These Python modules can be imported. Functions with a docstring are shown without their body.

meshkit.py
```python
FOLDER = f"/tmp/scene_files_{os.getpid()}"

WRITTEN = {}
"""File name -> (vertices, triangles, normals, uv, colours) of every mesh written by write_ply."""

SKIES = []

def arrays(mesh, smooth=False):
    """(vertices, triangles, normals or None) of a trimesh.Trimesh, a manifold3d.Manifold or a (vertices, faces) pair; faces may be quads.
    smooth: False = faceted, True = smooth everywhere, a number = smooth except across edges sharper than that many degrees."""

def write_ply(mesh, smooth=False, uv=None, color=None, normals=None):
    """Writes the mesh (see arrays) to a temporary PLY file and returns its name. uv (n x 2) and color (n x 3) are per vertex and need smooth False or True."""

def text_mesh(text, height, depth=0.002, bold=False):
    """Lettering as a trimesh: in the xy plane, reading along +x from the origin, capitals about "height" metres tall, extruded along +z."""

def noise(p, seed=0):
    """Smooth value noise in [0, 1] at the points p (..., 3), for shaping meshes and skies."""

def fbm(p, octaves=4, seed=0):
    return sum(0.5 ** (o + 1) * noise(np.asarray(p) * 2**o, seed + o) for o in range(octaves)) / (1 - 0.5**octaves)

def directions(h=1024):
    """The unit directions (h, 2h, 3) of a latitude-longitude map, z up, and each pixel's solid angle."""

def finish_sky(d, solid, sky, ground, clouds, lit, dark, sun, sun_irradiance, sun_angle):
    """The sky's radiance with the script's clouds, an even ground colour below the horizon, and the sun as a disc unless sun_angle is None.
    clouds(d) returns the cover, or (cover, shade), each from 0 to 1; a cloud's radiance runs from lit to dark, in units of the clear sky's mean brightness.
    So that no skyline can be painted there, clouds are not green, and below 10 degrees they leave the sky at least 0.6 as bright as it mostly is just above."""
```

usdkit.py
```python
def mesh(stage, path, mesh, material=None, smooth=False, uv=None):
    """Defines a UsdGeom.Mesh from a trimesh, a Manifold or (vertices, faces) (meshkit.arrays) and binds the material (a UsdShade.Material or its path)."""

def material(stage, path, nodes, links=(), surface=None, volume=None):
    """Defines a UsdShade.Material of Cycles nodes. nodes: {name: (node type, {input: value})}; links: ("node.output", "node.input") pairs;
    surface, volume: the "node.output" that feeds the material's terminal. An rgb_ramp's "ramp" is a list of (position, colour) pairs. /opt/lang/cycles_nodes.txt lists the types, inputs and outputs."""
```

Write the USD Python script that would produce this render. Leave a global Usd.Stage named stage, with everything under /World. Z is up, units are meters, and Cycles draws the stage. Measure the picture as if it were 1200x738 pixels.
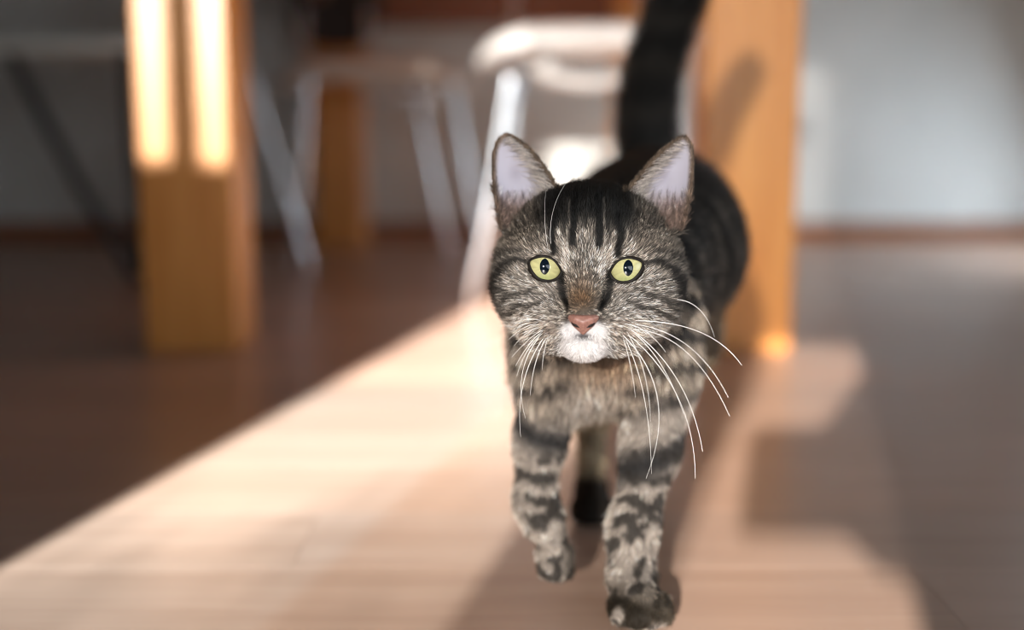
import math
import numpy as np, trimesh, manifold3d, usdkit, meshkit
from scipy import sparse
from scipy.spatial import cKDTree
from shapely.geometry import Polygon, box as sbox
from pxr import Usd, UsdGeom, UsdLux, UsdShade, Gf, Sdf, Vt

stage = Usd.Stage.CreateInMemory()
UsdGeom.SetStageUpAxis(stage, 'Z')
UsdGeom.Xform.Define(stage, '/World')
RNG = np.random.default_rng(7)

# ------------------------------------------------------------------ camera
CAM_H, PITCH = 0.33, math.atan(219 / 1400)
cam = UsdGeom.Camera.Define(stage, '/World/camera')
cam.CreateHorizontalApertureAttr(36.0)
cam.CreateFocalLengthAttr(42.0)
cam.CreateFStopAttr(1.75)
cam.CreateFocusDistanceAttr(0.722)
cam.CreateExposureAttr(0.0)
cam.CreateClippingRangeAttr(Gf.Vec2f(0.05, 100))
_m = Gf.Matrix4d(1)
_m.SetLookAt(Gf.Vec3d(0, 0, CAM_H), Gf.Vec3d(0, 1, CAM_H - math.tan(PITCH)), Gf.Vec3d(0, 0, 1))
UsdGeom.Xformable(cam).AddTransformOp().Set(_m.GetInverse())

# ------------------------------------------------------------------ light
SUN_AZ, SUN_TAN = 0.235, 0.25          # dx/dy and drop per metre of y of the sun rays
FRONT_Y = -1.4                          # wall behind the camera


def aim(prim, pos, direction):
    m = Gf.Matrix4d(1)
    m.SetLookAt(Gf.Vec3d(*pos), Gf.Vec3d(*(np.asarray(pos, float) + direction)), Gf.Vec3d(0, 0, 1))
    UsdGeom.Xformable(prim).AddTransformOp().Set(m.GetInverse())


sun = UsdLux.DistantLight.Define(stage, '/World/sun')
sun.CreateAngleAttr(0.55)
sun.CreateNormalizeAttr(True)
sun.CreateIntensityAttr(11.5)
sun.CreateColorAttr(Gf.Vec3f(1.0, 0.98, 0.95))
aim(sun, (-0.7, -3, 3), np.array([SUN_AZ, 1, -SUN_TAN]))

sky = UsdLux.DomeLight.Define(stage, '/World/sky')
sky.CreateIntensityAttr(0.3)
sky.CreateColorAttr(Gf.Vec3f(0.75, 0.88, 1.0))


def area_light(name, pos, direction, w, h, intensity, color):
    l = UsdLux.RectLight.Define(stage, '/World/' + name)
    l.CreateWidthAttr(w)
    l.CreateHeightAttr(h)
    l.CreateNormalizeAttr(False)
    l.CreateIntensityAttr(intensity)
    l.CreateColorAttr(Gf.Vec3f(*color))
    aim(l, pos, np.asarray(direction, float))


RIGHT_X = 1.66
area_light('daylight_right', (RIGHT_X - 0.02, 0.0, 0.72), (-1, 0, 0), 1.8, 0.9, 1.8, (0.86, 0.94, 1.0))
area_light('daylight_low', (RIGHT_X - 0.06, 2.95, 0.26), (-1, 0.02, -0.45), 0.46, 0.28, 16.5, (0.74, 0.88, 1.0))  # added light that brightens the lower right of the back wall
area_light('daylight_front', (0.50, FRONT_Y + 0.05, 0.66), (-0.12, 1, -0.12), 1.0, 0.8, 6.2, (0.86, 0.94, 1.0))


# ------------------------------------------------------------------ helpers
def lin(c):
    c = np.asarray(c, float) / 255.0
    return np.where(c <= 0.04045, c / 12.92, ((c + 0.055) / 1.055) ** 2.4)


USED = {}


def path_for(name, parent=None):
    base = (parent.GetPath().pathString if parent else '/World') + '/' + name
    n = USED.get(base, -1) + 1
    USED[base] = n
    return base if n == 0 else f'{base}_{n:03d}'


def obj(name, mesh, mat, parent=None, smooth=30, label=None):
    p = usdkit.mesh(stage, path_for(name, parent), mesh, mat, smooth=smooth).GetPrim()
    if label:
        p.SetCustomDataByKey('label', label)
    return p


def thing(name, label, cat, loc=(0, 0, 0), group=None):
    x = UsdGeom.Xform.Define(stage, path_for(name))
    x.AddTranslateOp().Set(Gf.Vec3d(*loc))
    o = x.GetPrim()
    o.SetCustomDataByKey('label', label)
    o.SetCustomDataByKey('category', cat)
    if group:
        o.SetCustomDataByKey('group', group)
    return o


def structure(prim, label=None):
    prim.SetCustomDataByKey('kind', 'structure')
    if label:
        prim.SetCustomDataByKey('label', label)
    return prim


def set_color(prim, name, cols, interp):
    UsdGeom.PrimvarsAPI(prim).CreatePrimvar(name, Sdf.ValueTypeNames.Color3fArray, interp).Set(
        Vt.Vec3fArray.FromNumpy(np.ascontiguousarray(cols, np.float32)))


def bbox(x0, x1, y0, y1, z0, z1, bevel=0.0):
    """A box with its edges rounded off a little."""
    if bevel <= 0:
        return trimesh.creation.box([x1 - x0, y1 - y0, z1 - z0], trimesh.transformations.translation_matrix([(x0 + x1) / 2, (y0 + y1) / 2, (z0 + z1) / 2]))
    pts = []
    for sx, sy, sz in np.ndindex(2, 2, 2):
        c = np.array([(x0, x1)[sx], (y0, y1)[sy], (z0, z1)[sz]])
        s = np.array([1 - 2 * sx, 1 - 2 * sy, 1 - 2 * sz]) * bevel
        for k in range(3):
            d = s.copy()
            d[k] = 0
            pts.append(c + d)
    return trimesh.convex.convex_hull(np.array(pts))


def tube(points, radius, sides=14, caps=True):
    """A round bar along a polyline with domed ends."""
    p = np.asarray(points, float)
    r = np.broadcast_to(np.asarray(radius, float), (len(p),)).copy()
    if caps:
        t0, t1 = p[0] - p[1], p[-1] - p[-2]
        t0, t1 = t0 / np.linalg.norm(t0), t1 / np.linalg.norm(t1)
        a = np.radians([80, 55, 28])
        p = np.vstack([[p[0] + t0 * r[0] * np.sin(x) for x in a], p, [p[-1] + t1 * r[-1] * np.sin(x) for x in a[::-1]]])
        r = np.concatenate([r[0] * np.cos(a), r, r[-1] * np.cos(a[::-1])])
    t = np.gradient(p, axis=0)
    t /= np.linalg.norm(t, axis=1, keepdims=True)
    ref = np.array([0.31, 0.92, 0.23])
    u = np.cross(t, ref)
    u /= np.linalg.norm(u, axis=1, keepdims=True)
    w = np.cross(t, u)
    ang = np.arange(sides) * 2 * np.pi / sides
    v = p[:, None] + r[:, None, None] * (np.cos(ang)[None, :, None] * u[:, None] + np.sin(ang)[None, :, None] * w[:, None])
    n = len(p)
    i, j = np.meshgrid(np.arange(n - 1), np.arange(sides), indexing='ij')
    q = np.stack([i * sides + j, i * sides + (j + 1) % sides, (i + 1) * sides + (j + 1) % sides, (i + 1) * sides + j], -1).reshape(-1, 4)
    f = np.vstack([q[:, [0, 2, 1]], q[:, [0, 3, 2]]])
    v = v.reshape(-1, 3)
    k = np.arange(sides)
    v = np.vstack([v, p[0], p[-1]])
    f = np.vstack([f, np.stack([np.full(sides, n * sides), k, (k + 1) % sides], 1), np.stack([np.full(sides, n * sides + 1), (n - 1) * sides + (k + 1) % sides, (n - 1) * sides + k], 1)])
    m = trimesh.Trimesh(v, f, process=False)
    if m.volume < 0:
        m.invert()
    return m


def bent(points, n=8):
    """Catmull-Rom through the points."""
    p = np.asarray(points, float)
    q = np.vstack([2 * p[0] - p[1], p, 2 * p[-1] - p[-2]])
    out = []
    for i in range(len(p) - 1):
        a, b, c, d = q[i:i + 4]
        for t in np.linspace(0, 1, n, endpoint=False):
            out.append(0.5 * (2 * b + (c - a) * t + (2 * a - 5 * b + 4 * c - d) * t * t + (3 * b - a - 3 * c + d) * t ** 3))
    out.append(p[-1])
    return np.array(out)


def slab(w, d, th, bend, ex=3.0, n=56):
    """A moulded board: superellipse outline, rounded rim, surface bent by bend(x, y)."""
    a = np.arange(n) * 2 * np.pi / n
    cx = np.sign(np.cos(a)) * np.abs(np.cos(a)) ** (2 / ex) * w / 2
    cy = np.sign(np.sin(a)) * np.abs(np.sin(a)) ** (2 / ex) * d / 2
    rings = [(s, th / 2) for s in (0.2, 0.4, 0.6, 0.8, 0.92)]
    rings += [(1 - th / (w + d) * 2 * (1 - math.cos(x)), th / 2 * math.sin(x)) for x in np.radians([90, 60, 30, 0, -30, -60, -90])]
    rings += [(s, -th / 2) for s in (0.92, 0.8, 0.6, 0.4, 0.2)]
    v, f = [], []
    for s, z in rings:
        x, y = cx * s, cy * s
        v.append(np.stack([x, y, z + bend(x, y)], 1))
    k = np.arange(n)
    for i in range(len(rings) - 1):
        A, B = i * n + k, i * n + (k + 1) % n
        f += [np.stack([A, A + n, B], 1), np.stack([B, A + n, B + n], 1)]
    v = np.vstack(v + [[[0, 0, th / 2 + bend(0, 0)]], [[0, 0, -th / 2 + bend(0, 0)]]])
    t, b, last = len(v) - 2, len(v) - 1, (len(rings) - 1) * n
    f += [np.stack([np.full(n, t), k, (k + 1) % n], 1), np.stack([np.full(n, b), last + (k + 1) % n, last + k], 1)]
    m = trimesh.Trimesh(v, np.vstack(f), process=False)
    m.fix_normals()
    return m


# ------------------------------------------------------------------ materials
def mat(name, nodes, links=(), surface='p.BSDF'):
    return usdkit.material(stage, '/World/Looks/' + name, nodes, links, surface=surface)


def plain(name, rgb, rough=0.5, **kw):
    """An even colour with a faint procedural mottling."""
    c = lin(rgb)
    return mat(name, {'g': ('geometry', {}), 'n': ('noise_texture', {'scale': kw.pop('scale', 30.0), 'detail': 3.0}),
                      'r': ('rgb_ramp', {'ramp': [(0.3, tuple(c * 0.93)), (0.7, tuple(np.minimum(c * 1.07, 1)))]}),
                      'p': ('principled_bsdf', {'roughness': rough, **kw})},
               [('g.position', 'n.vector'), ('n.fac', 'r.fac'), ('r.color', 'p.base_color')])


def wood(name, dark, light, axis, rough=0.4, scale=1.0, coat=0.0, spec=0.5):
    s = [14.0 * scale] * 3
    s[axis] = 1.1 * scale
    return mat(name, {'g': ('geometry', {}), 'o': ('object_info', {}), 'mp': ('mapping', {'scale': tuple(s)}),
                      'ad': ('vector_math', {'math_type': 'multiply_add', 'vector2': (37.0, 11.0, 23.0)}),
                      'n': ('noise_texture', {'scale': 3.0, 'detail': 6.0, 'roughness': 0.6, 'distortion': 0.4}),
                      'r': ('rgb_ramp', {'ramp': [(0.28, tuple(lin(dark))), (0.5, tuple((lin(dark) + lin(light)) / 2)), (0.74, tuple(lin(light)))]}),
                      'h': ('hsv', {'hue': 0.5, 'saturation': 1.0}),
                      'mr': ('map_range', {'from_min': 0.0, 'from_max': 1.0, 'to_min': 0.9, 'to_max': 1.1}),
                      'b': ('bump', {'strength': 0.08, 'distance': 0.002}),
                      'p': ('principled_bsdf', {'roughness': rough, 'coat_weight': coat, 'coat_roughness': 0.25, 'specular_ior_level': spec})},
               [('o.random', 'ad.vector1'), ('g.position', 'ad.vector3'), ('ad.vector', 'mp.vector'), ('mp.vector', 'n.vector'), ('n.fac', 'r.fac'),
                ('r.color', 'h.color'), ('o.random', 'mr.value'), ('mr.result', 'h.value'), ('h.color', 'p.base_color'), ('n.fac', 'b.height'), ('b.normal', 'p.normal')])


M_FLOOR = [wood(f'beech_{k}', d, l, 0, rough=0.34, coat=0.15) for k, (d, l) in enumerate([((178, 144, 124), (196, 163, 143)), ((174, 139, 118), (192, 158, 138)), ((183, 149, 129), (200, 168, 149))])]
M_GAP = plain('subfloor_dark', (90, 62, 45), 0.8)
M_WALL = plain('white_wall_paint', (214, 214, 210), 0.55, scale=4.0)
M_DIM = plain('dark_low_bounce', (70, 60, 52), 0.7, scale=4.0)  # unseen walls and ceiling kept dark to cut bounced light
M_BASE = wood('baseboard_wood', (132, 78, 46), (166, 104, 66), 0, rough=0.4)
M_PINE = wood('table_pine', (196, 124, 56), (222, 156, 84), 2, rough=0.38, coat=0.1)
M_PINE_X = wood('table_pine_along', (196, 124, 56), (222, 156, 84), 0, rough=0.38, coat=0.1)
M_PINE_Y = wood('table_pine_deep', (196, 124, 56), (222, 156, 84), 1, rough=0.38, coat=0.1)
M_APRON_X = wood('apron_painted_shade', (112, 58, 26), (140, 78, 38), 0, rough=0.45)  # both apron tones: table wood darkened in colour for the shade under the top
M_APRON_Y = wood('apron_painted_shade_deep', (112, 58, 26), (140, 78, 38), 1, rough=0.45)
M_CHROME = mat('chrome', {'n': ('noise_texture', {'scale': 60.0}), 'r': ('map_range', {'to_min': 0.26, 'to_max': 0.32}),
                          'p': ('principled_bsdf', {'base_color': (0.82, 0.87, 0.93), 'metallic': 1.0})}, [('n.fac', 'r.value'), ('r.result', 'p.roughness')])
M_WHITE = plain('white_seat_shell', (232, 230, 228), 0.3)
M_GREY = plain('grey_seat_shell', (188, 178, 168), 0.35)
M_BLACK = plain('black_chair_metal', (28, 28, 28), 0.4)
M_DARKSEAT = plain('dark_seat_upholstery', (52, 40, 34), 0.7)
M_PALE = plain('pale_seat_rim', (222, 222, 214), 0.4)

# ------------------------------------------------------------------ room
LEFT_X, BACK_Y, CEIL = -2.4, 3.56, 2.5
floor = UsdGeom.Xform.Define(stage, '/World/floor').GetPrim()
structure(floor)
obj('subfloor', bbox(LEFT_X, RIGHT_X, FRONT_Y, BACK_Y, -0.06, -0.0125), M_GAP, floor, smooth=False)
PW, PL = 0.1335, 1.28
rows = int(math.ceil((BACK_Y - FRONT_Y) / PW))
for r in range(rows):
    y0, y1 = FRONT_Y + r * PW, min(FRONT_Y + (r + 1) * PW, BACK_Y)
    x = LEFT_X - (r * 0.471) % PL
    while x < RIGHT_X:
        a, b = max(x, LEFT_X), min(x + PL, RIGHT_X)
        if b - a > 0.02:
            obj('plank', bbox(a + 0.0002, b - 0.0002, y0 + 0.0002, y1 - 0.0002, -0.0125, 0), M_FLOOR[int(RNG.integers(3))], floor, smooth=False)
        x += PL

structure(obj('wall_back', bbox(LEFT_X - 0.1, RIGHT_X + 0.1, BACK_Y, BACK_Y + 0.12, -0.06, CEIL), M_WALL, smooth=False))
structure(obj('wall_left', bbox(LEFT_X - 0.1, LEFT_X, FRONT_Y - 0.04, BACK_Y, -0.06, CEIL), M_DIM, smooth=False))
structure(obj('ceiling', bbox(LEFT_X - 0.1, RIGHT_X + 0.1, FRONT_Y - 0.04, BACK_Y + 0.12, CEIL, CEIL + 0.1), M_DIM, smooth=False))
bprof = Polygon([(0, 0), (0.016, 0), (0.016, 0.040), (0.011, 0.050), (0.005, 0.054), (0, 0.054)])
bb = trimesh.creation.extrude_polygon(bprof, RIGHT_X - LEFT_X, engine='earcut')
bb.apply_transform(np.array([[0, 0, 1, LEFT_X], [-1, 0, 0, BACK_Y], [0, 1, 0, 0], [0, 0, 0, 1.0]]))
bb.fix_normals()
structure(obj('baseboard_back', bb, M_BASE, smooth=False))
# right wall with its window, and a low one made up around the added glow
wins = [(-0.9, 0.9, 0.27, 1.17), (2.65, 3.25, 0.06, 0.46)]
rw = Polygon(sbox(FRONT_Y - 0.04, -0.06, BACK_Y, CEIL).exterior, [sbox(a, c, b, d).exterior for a, b, c, d in wins])
m = trimesh.creation.extrude_polygon(rw, 0.1, engine='earcut')
m.apply_transform(np.array([[0, 0, 1, RIGHT_X], [1, 0, 0, 0], [0, 1, 0, 0], [0, 0, 0, 1.0]]))
structure(obj('wall_right', m, M_WALL, smooth=False))
for k, (wy0, wy1, wz0, wz1) in enumerate(wins):
    win = UsdGeom.Xform.Define(stage, f'/World/window_{k + 1}').GetPrim()
    structure(win)
    for y0, y1, z0, z1 in ((wy0, wy1, wz0, wz0 + 0.06), (wy0, wy1, wz1 - 0.06, wz1), (wy0, wy0 + 0.06, wz0 + 0.06, wz1 - 0.06), (wy1 - 0.06, wy1, wz0 + 0.06, wz1 - 0.06)):
        obj('window_frame', bbox(RIGHT_X + 0.02, RIGHT_X + 0.08, y0, y1, z0, z1, 0.004), M_WHITE, win, smooth=False)
# wall behind the camera, its openings cut to shape the sun patches and strips
holes = [Polygon([(-0.928, 0.06), (-0.252, 0.06), (-0.226, 0.75), (-0.226, 1.75), (-1.06, 1.75), (-1.06, 1.31), (-0.928, 1.31)]),
         sbox(-1.287, 1.072, -1.240, 1.75), sbox(-1.199, 1.066, -1.152, 1.75)]
fw = Polygon(sbox(LEFT_X - 0.1, -0.06, RIGHT_X + 0.1, CEIL).exterior, [h.exterior for h in holes])
m = trimesh.creation.extrude_polygon(fw, 0.03, engine='earcut')
m.apply_transform(np.array([[1, 0, 0, 0], [0, 0, 1, FRONT_Y - 0.03], [0, 1, 0, 0], [0, 0, 0, 1.0]]))
m.fix_normals()
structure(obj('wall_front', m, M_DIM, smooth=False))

# unseen added panels: thin ones dim the sun, thick ones cast shade over the cat
def sun_filter(name, lo, hi, z0=0.0, z1=0.01, tint=(1.0, 0.97, 0.93)):
    """Transmission runs from lo to hi between the heights z0 and z1, mottled by noise."""
    c = np.array(tint)
    return mat(name, {'g': ('geometry', {}), 'x': ('separate_xyz', {}), 'n': ('noise_texture', {'scale': 9.0, 'detail': 2.0}),
                      'ad': ('math', {'math_type': 'multiply_add', 'value2': 0.16}), 'mr': ('map_range', {'from_min': z0 + 0.08, 'from_max': z1 + 0.08, 'clamp': True}),
                      'r': ('rgb_ramp', {'ramp': [(0.0, tuple(c * lo)), (0.5, tuple(c * (lo + 0.35 * (hi - lo)))), (1.0, tuple(c * hi))]}), 't': ('transparent_bsdf', {})},
               [('g.position', 'x.vector'), ('g.position', 'n.vector'), ('n.fac', 'ad.value1'), ('x.z', 'ad.value3'), ('ad.value', 'mr.value'), ('mr.result', 'r.fac'), ('r.color', 't.color')], surface='t.BSDF')


door = UsdGeom.Xform.Define(stage, '/World/door_1').GetPrim()
structure(door)
COOL = (0.80, 0.93, 1.0)
shade = Polygon([(-0.563, 0.03), (-0.42, 0.03), (-0.42, 0.566), (-0.402, 0.66), (-0.372, 0.771), (-0.372, 0.815), (-0.563, 0.815)])
shadow_blob = Polygon([(-0.377, 0.604), (-0.370, 0.597), (-0.29, 0.597), (-0.262, 0.575), (-0.21, 0.57), (-0.21, 0.815), (-0.235, 0.815), (-0.235, 0.765), (-0.30, 0.688), (-0.370, 0.688), (-0.379, 0.678)])
side = sbox(-0.56, 0.03, -0.21, 0.815).difference(shade).difference(shadow_blob)
for name, g, mm in (('sheer_curtain', sbox(-0.94, 0.03, -0.765, 0.74), sun_filter('filter_lower', 0.36, 0.97, 0.54, 0.63, COOL)),
                    ('sheer_curtain', sbox(-0.765, 0.03, -0.728, 0.74), sun_filter('filter_lower_mid', 0.36, 0.97, 0.54, 0.65, COOL)),
                    ('sheer_curtain', sbox(-0.728, 0.03, -0.685, 0.74), sun_filter('filter_lower_inner', 0.33, 0.97, 0.545, 0.67, COOL)),
                    ('sheer_curtain', sbox(-0.685, 0.03, -0.563, 0.74), sun_filter('filter_lower_side', 0.30, 0.97, 0.55, 0.69, (0.9, 0.95, 0.95))),
                    ('thick_curtain', shade, sun_filter('blocker_main', 0.08, 0.10)), ('thick_curtain', shadow_blob, sun_filter('blocker_blob', 0.02, 0.03)),
                    ('sheer_curtain', side, sun_filter('filter_side', 0.27, 0.32)),
                    ('sheer_curtain', sbox(-0.82, 0.98, -0.563, 1.28), sun_filter('filter_upper', 0.20, 0.26)),
                    ('sheer_curtain', sbox(-0.82, 1.28, -0.563, 1.77), sun_filter('filter_top', 0.055, 0.075)),
                    ('sheer_curtain', sbox(-0.94, 1.12, -0.82, 1.33), sun_filter('filter_gap', 0.42, 0.47)),
                    ('sheer_curtain', sbox(-1.07, 1.33, -0.82, 1.77), sun_filter('filter_corner', 0.14, 0.17)),
                    ('sheer_curtain', sbox(-1.30, 1.05, -1.14, 1.77), sun_filter('filter_strips', 0.22, 0.25)),
                    ('thick_curtain', sbox(-0.563, 0.815, -0.325, 1.77), sun_filter('blocker_dense', 0.034, 0.042)),
                    ('thick_curtain', sbox(-0.325, 0.815, -0.21, 1.77), sun_filter('blocker_edge', 0.01, 0.02))):
    v, f = [], []
    for q in getattr(g, 'geoms', [g]):
        if q.geom_type == 'Polygon' and q.area > 1e-4:
            w, t = trimesh.creation.triangulate_polygon(q, engine='earcut')
            f.append(np.asarray(t) + sum(len(x) for x in v))
            v.append(np.asarray(w))
    v, f = np.vstack(v), np.vstack(f)
    obj(name, trimesh.Trimesh(np.stack([v[:, 0], np.full(len(v), FRONT_Y - 0.05), v[:, 1]], 1), f, process=False), mm, door, smooth=False)

# ------------------------------------------------------------------ table
T = thing('dining_table', 'chunky honey-coloured wooden table on thick square legs standing behind the cat', 'table', (-0.065, 2.6, 0))
LW = 0.137
lx = (-0.546 + 0.065, 0.416 + 0.065)
ly = (1.752 - 2.6, 3.43 - 2.6)
for x0 in (lx[0], lx[1] - LW):
    for y0 in (ly[0], ly[1] - LW):
        obj('leg', bbox(x0, x0 + LW, y0, y0 + LW, 0, 0.755, 0.004), M_PINE, T, smooth=False)
TT = 0.755                                                          # underside of the top
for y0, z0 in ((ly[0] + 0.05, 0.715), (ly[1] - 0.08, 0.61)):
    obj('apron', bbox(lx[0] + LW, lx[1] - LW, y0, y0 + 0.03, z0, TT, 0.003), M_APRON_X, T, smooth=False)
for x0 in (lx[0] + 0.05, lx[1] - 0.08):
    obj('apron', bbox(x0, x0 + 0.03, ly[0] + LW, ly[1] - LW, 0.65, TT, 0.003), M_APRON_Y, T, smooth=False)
for k in range(6):
    a, b = lx[0] - 0.04, lx[1] + 0.04
    w = (b - a) / 6
    obj('tabletop_board', bbox(a + k * w + 0.0005, a + (k + 1) * w - 0.0005, ly[0] - 0.03, ly[1] + 0.05, TT, TT + 0.035, 0.003), M_PINE_Y, T, smooth=False)


# ------------------------------------------------------------------ chairs
def chair(label, loc, seat_mat, leg_mat, legs, w=0.42, d=0.42, th=0.042, z=0.475, droop=0.05, r=0.0095, bars=(), back=(0.0, 0.95, 0.24, 0.36), back_mat=None, group=None):
    t = thing('dining_chair', label, 'chair', loc)
    s = slab(w, d, th, lambda x, y: -droop * np.abs(x / (w / 2)) ** 4 - 0.02 * np.abs(y / (d / 2)) ** 3)
    s.apply_translation([0, 0, z])
    obj('seat', s, seat_mat, t, smooth=50)
    for pts in legs:
        obj('leg', tube(bent(pts, 6), r), leg_mat, t, smooth=50)
    for pts in bars:
        obj('crossbar', tube(pts, r * 0.8), leg_mat, t, smooth=50)
    if back:
        bx, bw, bh, bz = back
        b = slab(w * bw, bh, 0.022, lambda x, y: 0.05 * (np.abs(x) / (w / 2)) ** 2)
        b.apply_transform(trimesh.transformations.rotation_matrix(math.radians(98), [1, 0, 0]))
        b.apply_translation([bx, d / 2 + 0.03, z + bz])
        obj('backrest', b, back_mat or seat_mat, t, smooth=50)
        for sx in (bx - w * bw * 0.34, bx + w * bw * 0.34):
            obj('back_post', tube(bent([(sx, d / 2 - 0.06, z - 0.035), (sx, d / 2 + 0.005, z + 0.02), (sx, d / 2 + 0.035, z + 0.2), (sx, d / 2 + 0.05, z + 0.42)], 6), r), leg_mat, t, smooth=50)
    return t


A = chair('white moulded seat on shiny chrome legs, sunlit chair just behind the cat', (0.14, 2.34, 0), M_WHITE, M_CHROME,
          [[(-0.145, -0.19, 0.413), (-0.18, -0.165, 0.2), (-0.222, -0.12, 0.009)], [(0.14, -0.19, 0.43), (0.165, -0.165, 0.2), (0.19, -0.12, 0.009)],
           [(-0.13, 0.15, 0.43), (-0.16, 0.18, 0.2), (-0.20, 0.24, 0.009)], [(0.13, 0.15, 0.43), (0.155, 0.18, 0.2), (0.18, 0.24, 0.009)]], z=0.505, th=0.036, droop=0.06)
sp = slab(0.22, 0.14, 0.018, lambda x, y: 0.025 * (x / 0.11) ** 2)
sp.apply_translation([0.0, -0.1, 0.412])
sp = trimesh.util.concatenate([sp, tube([(-0.075, -0.1, 0.42), (-0.075, -0.1, 0.49)], 0.014), tube([(0.09, -0.1, 0.42), (0.09, -0.1, 0.49)], 0.014)])
obj('seat_support', sp, M_WHITE, A, smooth=50)
chair('dim greyish chair with dark brown back and slanted chrome legs under the table', (-0.32, 2.86, 0), M_GREY, M_CHROME,
      [[(-0.26, -0.14, 0.44), (-0.20, -0.12, 0.2), (-0.155, -0.09, 0.009)], [(-0.14, -0.12, 0.44), (-0.165, -0.1, 0.2), (-0.195, -0.08, 0.009)],
       [(0.19, -0.12, 0.43), (0.22, -0.1, 0.2), (0.26, -0.06, 0.009)], [(0.08, 0.14, 0.43), (0.12, 0.16, 0.2), (0.16, 0.2, 0.009)]],
      w=0.46, bars=([(-0.02, -0.12, 0.40), (0.16, -0.12, 0.40)],), back=(-0.125, 0.52, 0.34, 0.225), back_mat=M_DARKSEAT)
chair('shadowed chair with pale seat rim and slanted black legs left of the table', (-0.98, 2.72, 0), M_PALE, M_BLACK,
      [[(-0.08, -0.14, 0.485), (0.03, -0.12, 0.24), (0.15, -0.1, 0.009)], [(0.16, -0.12, 0.485), (0.16, -0.1, 0.24), (0.17, -0.1, 0.009)],
       [(0.14, 0.14, 0.46), (0.17, 0.16, 0.24), (0.19, 0.18, 0.009)], [(-0.17, -0.12, 0.46), (-0.18, -0.1, 0.24), (-0.2, -0.1, 0.009)]],
      w=0.50, th=0.032, z=0.515, droop=0.015, r=0.014, back=None)

# ================================================================== the cat
# head frame: origin between the eyes, X to the viewer's right, Y from the face back into the skull, Z up (millimetres)
HEAD_O = np.array([0.0447, 0.7222, 0.2455])
_v = HEAD_O - [0, 0, CAM_H]
_yaw = math.atan2(_v[0], _v[1]) + math.radians(2.0)
_pit = math.atan2(_v[2], math.hypot(_v[0], _v[1])) + math.radians(0.5)
HY = np.array([math.sin(_yaw) * math.cos(_pit), math.cos(_yaw) * math.cos(_pit), math.sin(_pit)])
HX = np.cross(HY, [0, 0, 1.0])
HX /= np.linalg.norm(HX)
HZ = np.cross(HX, HY)
HR = np.stack([HX, HY, HZ])


def to_head(p):
    return (np.asarray(p, float) - HEAD_O) @ HR.T * 1000


def from_head(q):
    return np.asarray(q, float) @ HR / 1000 + HEAD_O


def hx(u, v, Y=0.0):
    """Head-frame point for face coordinates (u, v) measured at the eye plane (1.931 units per mm), at depth Y."""
    k = (725.0 + Y) / 725.0 / 1.931
    return np.stack([np.asarray(u) * k, np.broadcast_to(Y, np.shape(u)) + 0 * np.asarray(u), np.asarray(v) * k], -1)


def face_uv(q):
    k = 1.931 * 725.0 / (725.0 + q[:, 1])
    return q[:, 0] * k, q[:, 2] * k


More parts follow.
